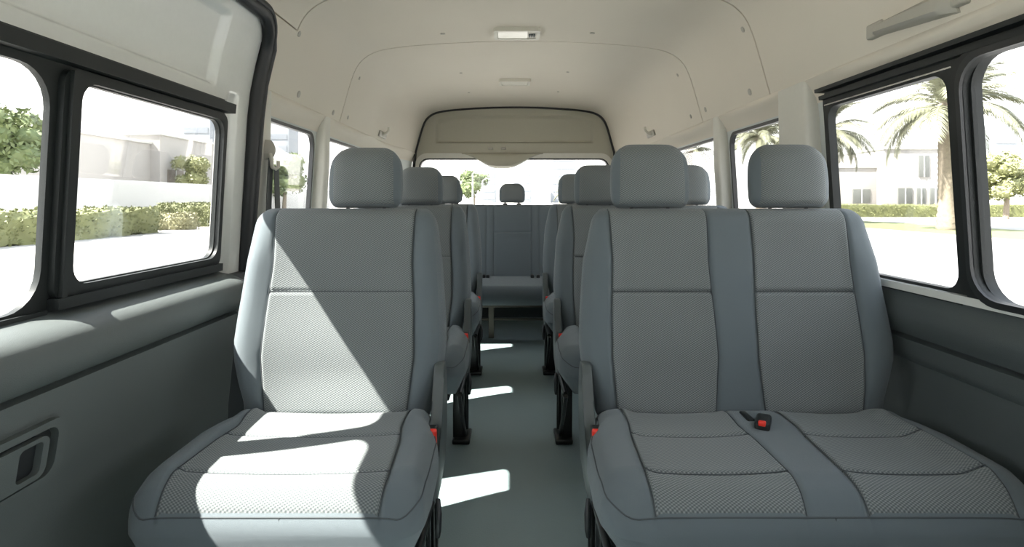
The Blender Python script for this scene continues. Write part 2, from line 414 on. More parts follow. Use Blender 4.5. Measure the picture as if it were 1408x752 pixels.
# ---------------- sliding door (left): painted inner panel, black window frame, grey trim
def WD(z): return interp([(0, 1.07), (.60, 1.045), (.79, 1.035), (1.33, 1.005), (1.42, .995), (1.52, .975), (1.62, .945), (1.70, .915), (1.75, .895)], z)
def door_f(y, z, side):
    w_ = WD(z)
    if side == 1: w_ += .022
    else:
        rec = sm(1.392, 1.412, z)*(1-sm(1.612, 1.632, z))*(1-sm(1.80, 1.83, y))
        w_ += .020*rec
        rec2 = sm(1.905, 1.925, y)*(1-sm(1.965, 1.985, y))*(1-sm(1.35, 1.40, z))
        w_ += .016*rec2
    return (CX-w_, y, z)
door = struct(plate('door_1', [(.24, .0), (2.06, .0), (2.06, 1.52)]+[(1.95+.11*math.cos(a), 1.58+.11*math.sin(a)) for a in (PI/8, PI/4, 3*PI/8, PI/2)]+[(.24, 1.69)],
    [rr(.34, 1.885, .785, 1.345, .05)], door_f, M['paint'],
    ucuts=arange(1.79, 1.84, .006)+arange(1.90, 2.0, .01)+[.6, 1.0, 1.4], vcuts=arange(1.385, 1.42, .005)+arange(1.605, 1.64, .005)+[.79, 1.33, 1.45, 1.49, 1.53, 1.56, 1.60, 1.65, 1.67], sharp=60))
door['label'] = 'white painted sliding door with grey lower trim'
dfr = lambda a, b: (lambda y, z, side: (CX-(WD(z)+(a if side == 0 else b)), y, z))
plate('window_frame', rr(.335, 1.89, .78, 1.35, .05), [rr(1.252, 1.862, .845, 1.287, .045), rr(.45, 1.180, .805, 1.30, .08)], dfr(-.006, .008), M['black'], door, vcuts=[1.33])
plate('pane', rr(1.247, 1.867, .84, 1.292, .05), [], dfr(-.005, -.001), M['glass'], door, vcuts=[1.28])
plate('pane', rr(.445, 1.185, .80, 1.305, .08), [], dfr(-.002, .002), M['glass'], door, vcuts=[1.28])
plate('sash', rr(1.198, 1.885, .815, 1.31, .03), [rr(1.249, 1.865, .842, 1.29, .045)], dfr(-.020, -.004), M['black'], door, vcuts=[])
plate('sash', rr(1.210, 1.224, .82, 1.305, .004), [], dfr(-.030, -.018), M['black'], door)
plate('rail', [(.34, 1.318), (1.905, 1.318), (1.905, 1.348), (.34, 1.348)], [], dfr(-.034, -.004), M['black'], door)
plate('rail', [(.34, 1.352), (1.86, 1.352), (1.86, 1.357), (.34, 1.357)], [], dfr(-.018, .01), M['rubber'], door)
plate('rail', [(1.20, .798), (1.88, .798), (1.88, .822), (1.20, .822)], [], dfr(-.032, -.004), M['black'], door)
plate('rail', [(.34, .782), (1.19, .782), (1.19, .800), (.34, .800)], [], dfr(-.016, -.004), M['black'], door)
# grey lower trim: profile in (half width, z) swept along y
def sweep_trim(name, sgn, P, y0, y1, m, parent=None, round_end=None):
    bm = bmesh.new(); rows = []
    ys = [y0, y1] if not round_end else [y0]+[y1-round_end*(1-math.sin(a)) for a in (0, PI/10, PI/5, 3*PI/10, 2*PI/5, PI/2)]
    for i, y in enumerate(ys):
        k = 0
        if round_end and i > 0: k = round_end*(1-math.cos(math.asin(min(1, max(0, (y-(y1-round_end))/round_end)))))
        rows.append([bm.verts.new((CX+sgn*(w_ + (k if w_ < 1.05 else 0)), y, z)) for w_, z in P])
    n = len(P)
    for a_, b_ in zip(rows, rows[1:]):
        for q in range(n): bm.faces.new([a_[q], a_[(q+1) % n], b_[(q+1) % n], b_[q]])
    bm.faces.new(rows[0]); bm.faces.new(rows[-1])
    return from_bm(name, bm, M[m], parent, 40)
PD = [(1.09, .795), (1.03, .795), (1.015, .789), (.99, .784), (.965, .777), (.942, .766), (.928, .750), (.923, .73), (.926, .705), (.938, .682), (.950, .672), (.976, .668), (.976, .663), (.952, .658),
      (.957, .61), (.975, .50), (.99, .35), (.995, .12), (.99, 0.002), (1.09, .002)]
sweep_trim('door_trim', -1, PD, .24, 1.915, 'trim', door, round_end=.03)
plate('edge_flap', [(1.90, .01), (2.07, .01), (2.07, .775), (1.90, .775)], [], lambda y, z, s_: (CX-(1.0 if s_ == 0 else 1.03), y, z), M['rubber'], door)
# inner door handle
hb = [(p[0], p[1]) for p in rr(.76, 1.155, .478, .602, .035)]
def hx(d): return lambda y, z, s: (CX-(interp([(.35, .990), (.50, .975), (.61, .957)], z)+(d[0] if s == 0 else d[1])), y, z)
handle_bezel = plate('handle_bezel', hb, [rr(.78, 1.132, .492, .588, .025)], hx((-.016, .01)), M['trim'], door)
plate('handle_cup', rr(.782, 1.130, .494, .586, .024), [], hx((-.002, .004)), M['black'], handle_bezel)
plate('lever', rr(.70, 1.103, .499, .581, .02), [rr(1.035, 1.088, .510, .572, .010)], hx((-.022, -.006)), M['trim'], handle_bezel)
plate('lever_recess', rr(1.035, 1.088, .510, .572, .010), [], hx((-.008, -.004)), M['rubber'], handle_bezel)

# door seal
pts = [(2.085, z) for z in (.02, .3, .6, .8, 1.0, 1.2, 1.33, 1.45, 1.52)]
pts += [(2.085-.13+.13*math.cos(a), 1.555+.13*math.sin(a)) for a in [PI/2*i/8 for i in range(0, 9)]]
pts += [(y, 1.686) for y in (1.8, 1.5, 1.0, .5, .1)]
def seal_x(z): return interp([(0, 1.06), (.62, 1.04), (.79, 1.03), (1.33, .99), (1.455, .975), (1.566, .948), (1.70, .905)], z)
struct(tube('trim_7', [(CX-seal_x(z), y, z) for y, z in pts], .030, M['rubber'], n=12, flat=.8, up=(1, 0, 0)))
struct(tube('trim_8', [(CX-seal_x(z)+.018, y+.012 if z < 1.6 else y, z+(.010 if z > 1.6 else 0)) for y, z in pts], .013, M['rubber'], n=8, up=(1, 0, 0)))
# jamb between the seal and the body
struct(plate('trim_9', [(2.05, 0), (2.16, 0), (2.16, 1.60), (2.05, 1.60)], [], side_f(-1, lambda z: seal_x(z)+.02, lambda z: seal_x(z)+.10), M['body'], vcuts=[.62, .79, 1.33, 1.45, 1.56]))
struct(plate('trim_10', [(.20, 1.66), (2.06, 1.66), (2.06, 1.80), (.20, 1.80)], [], side_f(-1, lambda z: .955-(z-1.66)*.3, lambda z: 1.01), M['body']))
struct(box('trim_14', CX-1.10, CX-.96, .20, .26, 0, 1.8, M['body'], bev=0))

# right lower trim
PR = [(1.10, .787), (1.060, .787), (1.052, .780), (1.050, .765), (1.040, .745), (1.030, .72), (1.030, .70), (1.042, .672), (1.052, .655), (1.075, .651), (1.075, .645), (1.054, .639),
      (1.058, .60), (1.062, .585), (1.072, .575), (1.076, .52), (1.080, .35), (1.080, .12), (1.07, .002), (1.10, .002)]
PRs = [(w_+.005, z) for w_, z in PR]
struct(sweep_trim('baseboard_right', 1, PRs, Y_FRONT, 2.02, 'trim_side'))
struct(plate('trim_15', [(Y_FRONT, .777), (2.0, .777), (2.0, .797), (Y_FRONT, .797)], [], side_f(1, lambda z: WG(z)-.030, lambda z: WG(z)), M['paint']))
struct(sweep_trim('baseboard_right', 1, PRs, 2.02, 4.6, 'trim_side'))
struct(sweep_trim('baseboard_left', -1, PRs, 2.12, 4.6, 'trim_side'))

# ---------------- tailgate
def arch(d=0, zb=0):
    pts = []
    ss = [SL*i/60 for i in range(61)]
    for s in ss:
        x, z, nx, nz = catmull(s); X, Z = tail(x+nx*d, z+nz*d, Y_BACK); pts.append((X, Z))
    lo = [(CX-.025-.915-d, 1.0), (CX-.025-.93-d, zb)]; hi = [(CX-.025+.93+d, zb), (CX-.025+.915+d, 1.0)]
    return hi+[p for p in reversed(pts)]+lo
def tg_f(u, v, side):
    y = Y_BACK-.03+.0
    if side: return (u, y+.09, v)
    d = 0
    cx_ = .02
    dx = max(abs(u-cx_)-.60, 0)
    e = max(abs(u-cx_)/.66, 0)
    inside = sm(.705, .675, abs(u-cx_))*sm(1.535, 1.548, v)*sm(1.78, 1.755, v+.05*max(0, (abs(u-cx_)-.45)/.25)**2)
    d += .034*inside
    lip = sm(1.455, 1.438, v)
    d -= .0
    return (u, y+d, v)
wb = struct(plate('wall_back', arch(.02), [rr(-.845, .88, .93, 1.435, .10)], tg_f, M['tailgate'], ucuts=arange(-.80, .84, .05)+[-.7, -.69, -.68, -.67, -.66, .70, .71, .72, .73], vcuts=[1.535, 1.54, 1.545, 1.55]+arange(1.55, 1.80, .02), sharp=50))
struct(tube('trim_11', [(x, Y_BACK-.040, z) for x, z in arch(-.004, .3)], .0115, M['seal'], n=8))
win_b = struct(plate('window_9', rr(-.86, .895, .915, 1.445, .11), [rr(-.82, .855, .95, 1.395, .075)],
    lambda u, v, s: (u, Y_BACK+(-.045 if s == 0 else .03)-(0 if s else .0), v), M['pillar']))
plate('window_frame', rr(-.824, .859, .946, 1.399, .079), [rr(-.812, .847, .958, 1.387, .07)], lambda u, v, s: (u, Y_BACK-(.048 if s == 0 else -.02), v), M['rubber'], win_b)
plate('pane', rr(-.82, .855, .95, 1.395, .075), [], lambda u, v, s: (u, Y_BACK+(.006 if s == 0 else .010), v), M['glass'], win_b)
struct(box('shade_panel_back', CX-1.0, CX+1.0, 5.0, 5.03, .0, .90, M['trim_side'], bev=.004))  # added dark panel standing in for the black shade under the rear bench
# bowl-shaped wiper motor cover over the middle of the rear window
def bowl():
    bm = bmesh.new(); rows = []
    x0, x1 = -.47, .33; xc = -.085
    N = 28
    def zb(x):
        t = abs(x-xc)/.36
        return 1.312+.125*sm(.12, 1.0, t)
    def wid(k): return k
    for j in range(9):
        row = []
        for i in range(N+1):
            x = xc-.36+.72*i/N; zt = 1.447; z = zb(x)+(zt-zb(x))*j/8
            bulge = .05*math.cos(min(1, abs(x-xc)/.36)*PI/2)**.7*math.sin(PI*min(1, .25+.75*(1-j/8))) if j < 8 else 0
            bulge = .055*(math.cos(min(1, abs(x-xc)/.36)*PI/2))*(1-(j/8)**2)**.5 + .004
            if j == 0: bulge = .0
            if j == 1: bulge *= .92
            row.append(bm.verts.new((x, Y_BACK-.046-bulge, z)))
        rows.append(row)
    back = [bm.verts.new((v.co.x, Y_BACK-.03, v.co.z)) for v in rows[0]]; backt = [bm.verts.new((v.co.x, Y_BACK-.03, v.co.z)) for v in rows[-1]]
    for a_, b_ in zip(rows, rows[1:]):
        for i in range(N): bm.faces.new([a_[i], a_[i+1], b_[i+1], b_[i]])
    for i in range(N):
        bm.faces.new([back[i], back[i+1], rows[0][i+1], rows[0][i]]); bm.faces.new([backt[i], backt[i+1], rows[-1][i+1], rows[-1][i]]); bm.faces.new([back[i], backt[i], backt[i+1], back[i+1]])
    return from_bm('motor_cover', bm, M['tailgate'], wb, 60)
bowl()
for x in (-.19, -.075): box('clip', x-.022, x+.022, Y_BACK-.040, Y_BACK-.026, 1.478, 1.498, M['clip'], wb)

# ---------------- clips in the lining: found by following sight directions to the surface
def ceil_hit(px, py):
    """world point and inward normal where direction (px, py) meets the lining"""
    dx, dz = (px-704)/785, (275-py)/785
    prev = None; y = 1.2
    while y < Y_BACK:
        X, Z = dx*y, EYE+dz*y
        best = None
        hwz = interp([(z, a_) for a_, z in HP], Z)
        t = sm(Y_TAIL, Y_BACK, y)
        Zs = 1.455+(Z-1.455)/(1-.085*t); Xs = (X-CX+.025*t)/(1-.106*t)
        if Zs >= 1.895 or abs(Xs) >= interp([(z, a_) for a_, z in HP], Zs): break
        y += .004
    X, Z = dx*y, EYE+dz*y
    bs, bd = 0, 9
    for i in range(401):
        s = SL*i/400; x, z, nx, nz = catmull(s); xx, zz = tail(x, z, y); d = math.hypot(xx-X, zz-Z)
        if d < bd: bd, bs, nrm = d, s, (nx, nz)
    x, z, nx, nz = catmull(bs); xx, zz = tail(x, z, y)
    return Vector((xx, y, zz)), Vector((-nx, 0, -nz))
def on_lining(px, py, depth=0):
    p, n = ceil_hit(px, py)
    yv = Vector((0, 1, 0)); t = yv.cross(n).normalized()
    return Matrix((( t.x, yv.x, n.x, p.x+n.x*depth), (t.y, yv.y, n.y, p.y), (t.z, yv.z, n.z, p.z+n.z*depth), (0, 0, 0, 1)))
def disc_into(bm, mtx, r, h, n=16, sy=1):
    a = [bm.verts.new(mtx @ Vector((r*math.cos(2*PI*k/n), sy*r*math.sin(2*PI*k/n), -.002))) for k in range(n)]
    b = [bm.verts.new(mtx @ Vector((r*.96*math.cos(2*PI*k/n), sy*r*.96*math.sin(2*PI*k/n), h*.7))) for k in range(n)]
    c = [bm.verts.new(mtx @ Vector((r*.6*math.cos(2*PI*k/n), sy*r*.6*math.sin(2*PI*k/n), h))) for k in range(n)]
    for k in range(n):
        bm.faces.new([a[k], a[(k+1) % n], b[(k+1) % n], b[k]]); bm.faces.new([b[k], b[(k+1) % n], c[(k+1) % n], c[k]])
    bm.faces.new(c); bm.faces.new(a)
clips = [(411, 47, .013), (410, 130, .016), (458, 154, .014), (478, 162, .012), (494, 107, .010), (609, 46, .013), (634, 100, .010), (815, 45, .013), (712, 52, .009), (781, 99, .010), (768, 126, .01),
         (1022, 40, .013), (1031, 126, .016), (970, 150, .014), (950, 160, .012), (932, 103, .010), (645, 127, .009)]
for px, py, r in clips:
    bm = bmesh.new(); disc_into(bm, on_lining(px, py), r, .004); from_bm('clip', bm, M['clip'], ceiling)

# ---------------- roof lamps
def dome_lamp(px, py, wx, wy, label, switch):
    p, n = ceil_hit(px, py)
    t = empty('dome_lamp', (p.x, p.y, p.z)); tag(t, label, 'ceiling lamp')
    plate('housing', rr(-wx/2, wx/2, -wy/2, wy/2, .02), [rr(-wx/2+.018, wx/2-.018, -wy/2+.018, wy/2-.018, .012)], lambda u, v, s: (u, v, -.022 if s == 0 else .006), M['lampbody'], t)
    xr = wx/2-.062 if switch else wx/2-.02
    plate('lens', rr(-wx/2+.02, xr, -wy/2+.02, wy/2-.02, .01), [], lambda u, v, s: (u, v, -.019 if s == 0 else 0), M['lens'], t)
    if switch:
        pl = plate('switch_plate', rr(xr+.002, wx/2-.018, -wy/2+.02, wy/2-.02, .006), [], lambda u, v, s: (u, v, -.018 if s == 0 else 0), M['lampbody'], t)
        for k in range(3): box('switch', xr+.006+k*.0115, xr+.0145+k*.0115, -.02, .02, -.026, -.016, M['cover'], pl, .002)
dome_lamp(711, 43, .235, .165, 'larger oblong roof lamp with pale lens and small dark switch, in the nearer ceiling panel', True)
dome_lamp(707, 111, .225, .16, 'plain narrow roof lamp without switch, farther back near the rear window', False)

# ---------------- coat hooks and grip
def coat_hook(px, py, label, sgn):
    m4 = on_lining(px, py)
    t = empty('coat_hook'); t.matrix_world = m4; tag(t, label, 'coat hook')
    bm = bmesh.new(); box_into(bm, -.022, .022, -.10, .10, -.002, .014); bmesh.ops.bevel(bm, geom=bm.edges[:], offset=.006, segments=3, affect='EDGES', profile=.5); from_bm('base_plate', bm, M['clip'], t)
    tube('hook', [(0, -.03, .012), (sgn*.012, -.035, .035), (sgn*.035, -.04, .05), (sgn*.06, -.04, .045)], [.012, .011, .010, .009], M['lampbody'], t, n=8)
coat_hook(525, 185, 'small beige coat hook on the lining high above the left-hand seats', -1)
coat_hook(896, 184, 'small beige coat hook on the lining high above the right-hand seats', 1)

def grip():
    t = empty('grab_handle'); tag(t, 'long grey moulded grab handle on the roof lining above the right front window', 'grab handle')
    pa, na = ceil_hit(1207, 44); pb, nb = ceil_hit(1318, 2)
    t.location = (pa+pb)/2
    c = (pa+pb)/2
    N = 24; bm = bmesh.new(); rows = []
    for i in range(N+1):
        f = i/N; y = pa.y+(pb.y-pa.y)*f; z0 = pa.z+(pb.z-pa.z)*f
        hw = lambda z: interp([(zz, a_) for a_, zz in HP], z)
        e = min(f, 1-f)/.12; e = min(1, e)**.6
        out = .008+.030*e; h = .014+.014*f
        sec = []
        for (dz, k) in ((-h, -.004), (-h*.95, out*.75), (-h*.6, out), (h*.5, out*.8), (h, out*.35), (h*1.15, -.004)):
            z = z0+dz; sec.append((CX+hw(max(z, 1.40))-k, y, z))
        rows.append([bm.verts.new(Vector(q)-c) for q in sec])
    for a_, b_ in zip(rows, rows[1:]):
        for k in range(6): bm.faces.new([a_[k], a_[(k+1) % 6], b_[(k+1) % 6], b_[k]])
    bm.faces.new(rows[0]); bm.faces.new(rows[-1])
    from_bm('grip_bar', bm, M['grip'], t, 40)
    # end recess plates
    for p in (pa, pb):
        bm = bmesh.new(); 
        hw0 = interp([(zz, a_) for a_, zz in HP], p.z)
        box_into(bm, CX+hw0-.012-c.x, CX+hw0+.012-c.x, p.y-.035-c.y, p.y+.035-c.y, p.z-.016-c.z, p.z+.026-c.z)
        bmesh.ops.bevel(bm, geom=bm.edges[:], offset=.006, segments=3, affect='EDGES', profile=.5); from_bm('end_cap', bm, M['grip'], t)
grip()

# ---------------- seat belt on the left pillar
def seat_belt():
    bx = CX-(WG(1.15)-.055)   # inner face of pillar
    y = 2.19
    t = empty('seat_belt', (bx, y, 1.16)); tag(t, 'dark grey seat belt hanging from a beige guide on the left pillar', 'seat belt')
    bm = bmesh.new(); rows = []
    for j in range(11):
        a = j/10*PI; 
        zz = .10-.075*j/10
        wdt = .030*math.sin(PI*min(1, .15+.6*j/10))**.5
        rows.append([bm.verts.new((.002+.034*(math.sin(PI*(.1+.8*j/10))**.6)*max(0, math.sin(PI*k/10))**.6, -wdt+2*wdt*k/10, zz)) for k in range(11)])
    for a_, b_ in zip(rows, rows[1:]):
        for k in range(10): bm.faces.new([a_[k], a_[k+1], b_[k+1], b_[k]])
    bm.faces.new(rows[0]); bm.faces.new(rows[-1]); bm.faces.new([r_[0] for r_ in rows]+[r_[-1] for r_ in reversed(rows)])
    from_bm('guide_cap', bm, M['clip'], t, 60)
    tube('guide_loop', [(.028, -.026, .045), (.036, -.036, .02), (.036, -.030, -.004), (.036, 0, -.012), (.036, .026, -.002), (.034, .032, .02)], .007, M['lampbody'], t, n=8)
    def strap(pts, wd):
        bm = bmesh.new(); rows = []
        for (x, yy, z) in pts: rows.append([bm.verts.new((x+dx, yy+dy, z)) for dx, dy in ((-.0015, -wd), (.0015, -wd), (.0015, wd), (-.0015, wd))])
        for a_, b_ in zip(rows, rows[1:]):
            for k in range(4): bm.faces.new([a_[k], a_[(k+1) % 4], b_[(k+1) % 4], b_[k]])
        bm.faces.new(rows[0]); bm.faces.new(rows[-1]); return from_bm('webbing', bm, M['belt'], t)
    strap([(.036, .006, .0), (.040, .008, -.12), (.046, .010, -.3), (.050, .012, -.48), (.055, .014, -.70)], .022)
    strap([(.024, -.012, .03), (.020, -.018, -.10), (.016, -.022, -.3), (.012, -.024, -.48), (.010, -.024, -.70)], .022)
seat_belt()

# ------------------------------------------------------------------ seats
def uniq(L, eps=1e-5):
    L = sorted(L); o = [L[0]]
    for v in L[1:]:
        if v-o[-1] > eps: o.append(v)
    return o
class Pillow:
    """upholstered body: local x = width, h = long axis (0..H), d = depth towards the sitter"""
    def __init__(s, cx, hw, H, b, rb, rt, p=5, seams=(), hseams=(), front=None, place=None, bback=None, nv=40, nu=44, fullseams=()):
        s.cx, s.hw, s.H, s.b, s.rb, s.rt, s.p, s.seams, s.hseams, s.front, s.place = cx, hw, H, b, rb, rt, p, seams, hseams, front, place
        s.bb = bback or b; s.nv, s.nu, s.fullseams = nv, nu, fullseams
    def scale(s, h):
        def rnd(q, r):
            if r <= 0 or q >= r: return 1.0
            q = max(0, q); return math.sqrt(max(0, 1-((r-q)/r)**2))
        return rnd(h, s.rb)*rnd(s.H-h, s.rt), (1-rnd(h, s.rb))*s.rb*.7+(1-rnd(s.H-h, s.rt))*s.rt*.7
    def pt(s, u, h, off=0, groove=True, back=False):
        k, shrink = s.scale(h)
        hw = max(.005, s.hw(h)-shrink); x = s.cx+hw*u
        e = max(0, 1-abs(u)**s.p)**(1/s.p)
        if back: d = -s.bb*k*e
        else:
            d = s.b*k*e
            if s.front: d += s.front(x-s.cx, u, h)*min(1, k*1.3)*min(1, e*1.5)
            if groove:
                xm = x
                for sx in s.seams:
                    q = abs(x-sx(h))
                    if q < .012: d -= .006*(1-q/.012)**1.3*(min(1, k*1.2))
                for hs in s.hseams:
                    q = abs(h-hs[0])
                    if q < .012 and hs[1](h) <= x <= hs[2](h): d -= .006*(1-q/.012)**1.3
                for hs in s.fullseams:
                    q = abs(h-hs)
                    if q < .008: d -= .004*(1-q/.008)
            d += off
        return s.place(x, h, d)
    def vlist(s):
        H = s.H; L = [H*i/s.nv for i in range(s.nv+1)]
        for i in range(1, 10):
            if s.rb > 0: L.append(s.rb*(1-math.cos(PI/2*i/9)))
            if s.rt > 0: L.append(H-s.rt*(1-math.cos(PI/2*i/9)))
        L += [.0006, H-.0006]
        for hs in list(s.hseams)+[(q,) for q in s.fullseams]: L += [hs[0]-.012, hs[0]-.005, hs[0], hs[0]+.005, hs[0]+.012]
        return uniq([v for v in L if .0005 <= v <= H-.0005], 8e-4)
    def body(s, name, m, parent):
        bm = bmesh.new(); vs_ = s.vlist(); rows = []
        base_u = [i/s.nu*2-1 for i in range(s.nu+1)]+[sg*(1-.06*(1-math.sin(PI/2*i/7))**1.5) for i in range(1, 8) for sg in (-1, 1)]
        for h in vs_:
            k, shrink = s.scale(h); hw = max(.005, s.hw(h)-shrink)
            # fixed number of columns: seam columns move with the seam
            us = []
            for sx in s.seams:
                for dlt in (-.012, -.007, -.003, 0, .003, .007, .012): us.append(max(-.99, min(.99, (sx(h)+dlt-s.cx)/hw)))
            us = sorted(base_u+us); us[0] = -1; us[-1] = 1
            fr = [bm.verts.new(s.pt(u, h)) for u in us]
            bk = [bm.verts.new(s.pt(u, h, back=True)) for u in [1-2*i/16 for i in range(1, 16)]]
            rows.append(fr+bk)
        n = len(rows[0])
        for a_, b_ in zip(rows, rows[1:]):
            for q in range(n): bm.faces.new([a_[q], a_[(q+1) % n], b_[(q+1) % n], b_[q]])
        bm.faces.new(rows[0]); bm.faces.new(rows[-1])
        return from_bm(name, bm, m, parent, 70)
    def panel(s, name, m, parent, xl, xr, h0, h1, nu=34, up=.004, edge=.008):
        """insert panel lying on the front between seams xl(h), xr(h)"""
        bm = bmesh.new(); uvl = bm.loops.layers.uv.new('UVMap'); rows = []; uvs = {}
        vs_ = [v for v in s.vlist() if h0 < v < h1]; vs_ = uniq([h0]+vs_+[h1, h0+.003, h1-.003, h0+.007, h1-.007], 8e-4)
        ts = uniq([i/nu for i in range(nu+1)]+[.006, .013, .022, .978, .987, .994])
        arc = 0; prevp = None
        for h in vs_:
            k, shrink = s.scale(h); hw = max(.005, s.hw(h)-shrink); row = []
            cen = Vector(s.pt(0, h, groove=False))
            if prevp is not None: arc += (cen-prevp).length
            prevp = cen
            for t in ts:
                x = xl(h)+(xr(h)-xl(h))*t; u = max(-.995, min(.995, (x-s.cx)/hw))
                q = min(abs(x-xl(h)), abs(x-xr(h)), abs(h-h0), abs(h-h1)); f = min(1, q/edge)
                off = -.008+(.008+up)*math.sqrt(max(0, 1-(1-f)**2))
                for hs in s.hseams:
                    qq = abs(h-hs[0])
                    if qq < .008: off -= .005*(1-qq/.008)**1.2
                v = bm.verts.new(s.pt(u, h, off=off, groove=False)); uvs[v] = (x, arc); row.append(v)
            rows.append(row)
        for a_, b_ in zip(rows, rows[1:]):
            for q in range(len(ts)-1): bm.faces.new([a_[q], a_[q+1], b_[q+1], b_[q]])
        for f in bm.faces:
            for l in f.loops: l[uvl].uv = uvs[l.vert]
        bmesh.ops.recalc_face_normals(bm, faces=bm.faces)
        # make it point away from the body
        ctr = Vector(s.place(s.cx, (h0+h1)/2, 0)); f0 = bm.faces[len(bm.faces)//2]
        if f0.normal.dot(f0.calc_center_median()-ctr) < 0: bmesh.ops.reverse_faces(bm, faces=bm.faces)
        return from_bm(name, bm, m, parent, 70, recalc=False)
    def stitching(s, parent, xl, xr, h0, h1, hh=(), r=.0011):
        bm = bmesh.new()
        def P_(x, h, off):
            k, shrink = s.scale(h); hw = max(.005, s.hw(h)-shrink); return s.pt(max(-.99, min(.99, (x-s.cx)/hw)), h, off=off, groove=False)
        for f in (xl, xr): tube_into(bm, [P_(f(h0+(h1-h0)*i/48), h0+(h1-h0)*i/48, -.0015) for i in range(49)], r, 6)
        for h in hh: tube_into(bm, [P_(xl(h)+(xr(h)-xl(h))*i/24, h, .0005) for i in range(25)], r, 6)
        return from_bm('seam', bm, M['stitch'], parent, 60)
    def strip(s, name, m, parent, sx, h0, h1, r=.0016, off=-.004):
        pts = []
        for i in range(41):
            h = h0+(h1-h0)*i/40; k, shrink = s.scale(h); hw = max(.005, s.hw(h)-shrink); u = max(-.99, min(.99, (sx(h)-s.cx)/hw))
            pts.append(s.pt(u, h, off=off, groove=False))
        return tube(name, pts, r, m, parent, n=6)

TILT = math.radians(9.5)
Z_BASE = .400
def back_place(cz=Z_BASE, tilt=TILT, y0=.075):
    def f(x, h, d):
        return Vector((x, y0+h*math.sin(tilt)-d*math.cos(tilt), cz+h*math.cos(tilt)+d*math.sin(tilt)))
    return f
def cush_place(z0, yb, slope=.035):
    # h=0 at the front edge, H at the back
    def f(x, h, d):
        return Vector((x, yb+h, z0-slope*(1-h/.5)+d))
    return f
def headrest(parent, x, y, z, hw=.112, H=.165, b=.052, tilt=.10, name='headrest'):
    hwf = lambda h: hw*interp([(0, .95), (H*.2, .99), (H*.4, 1.0), (H*.6, .985), (H*.8, .945), (H*.92, .90), (H, .84)], h)
    pl = lambda xx, h, d: Vector((x+xx, y+h*math.sin(tilt)-d*math.cos(tilt), z+h*math.cos(tilt)+d*math.sin(tilt)))
    P = Pillow(0, hwf, H, b, .030, .065, p=3.4, seams=(), front=lambda x_, u, h: -.012*abs(u)**3+.006*math.sin(PI*h/H), place=pl, nv=16, nu=22)
    o = P.body(name, M['weave_plain'], parent)
    P.panel('front_panel', M['weave'], o, lambda h: -hw*.84+.1*hw*(h/H)**4, lambda h: hw*.84-.1*hw*(h/H)**4, .006, H-.004, nu=20, up=.0022, edge=.010)
    for sx in (-1, 1):
        tube('post', [(x+sx*.055, y, z+.02), (x+sx*.055, y+.0, z-.06)], .006, M['blackmetal'], o, n=8)
    for sx in (-1, 1):
        box('post_collar', x+sx*.055-.018, x+sx*.055+.018, y-.014, y+.014, z-.016, z-.004, M['black'], o, .003)
    return o
M['weave_plain'] = M['cloth']

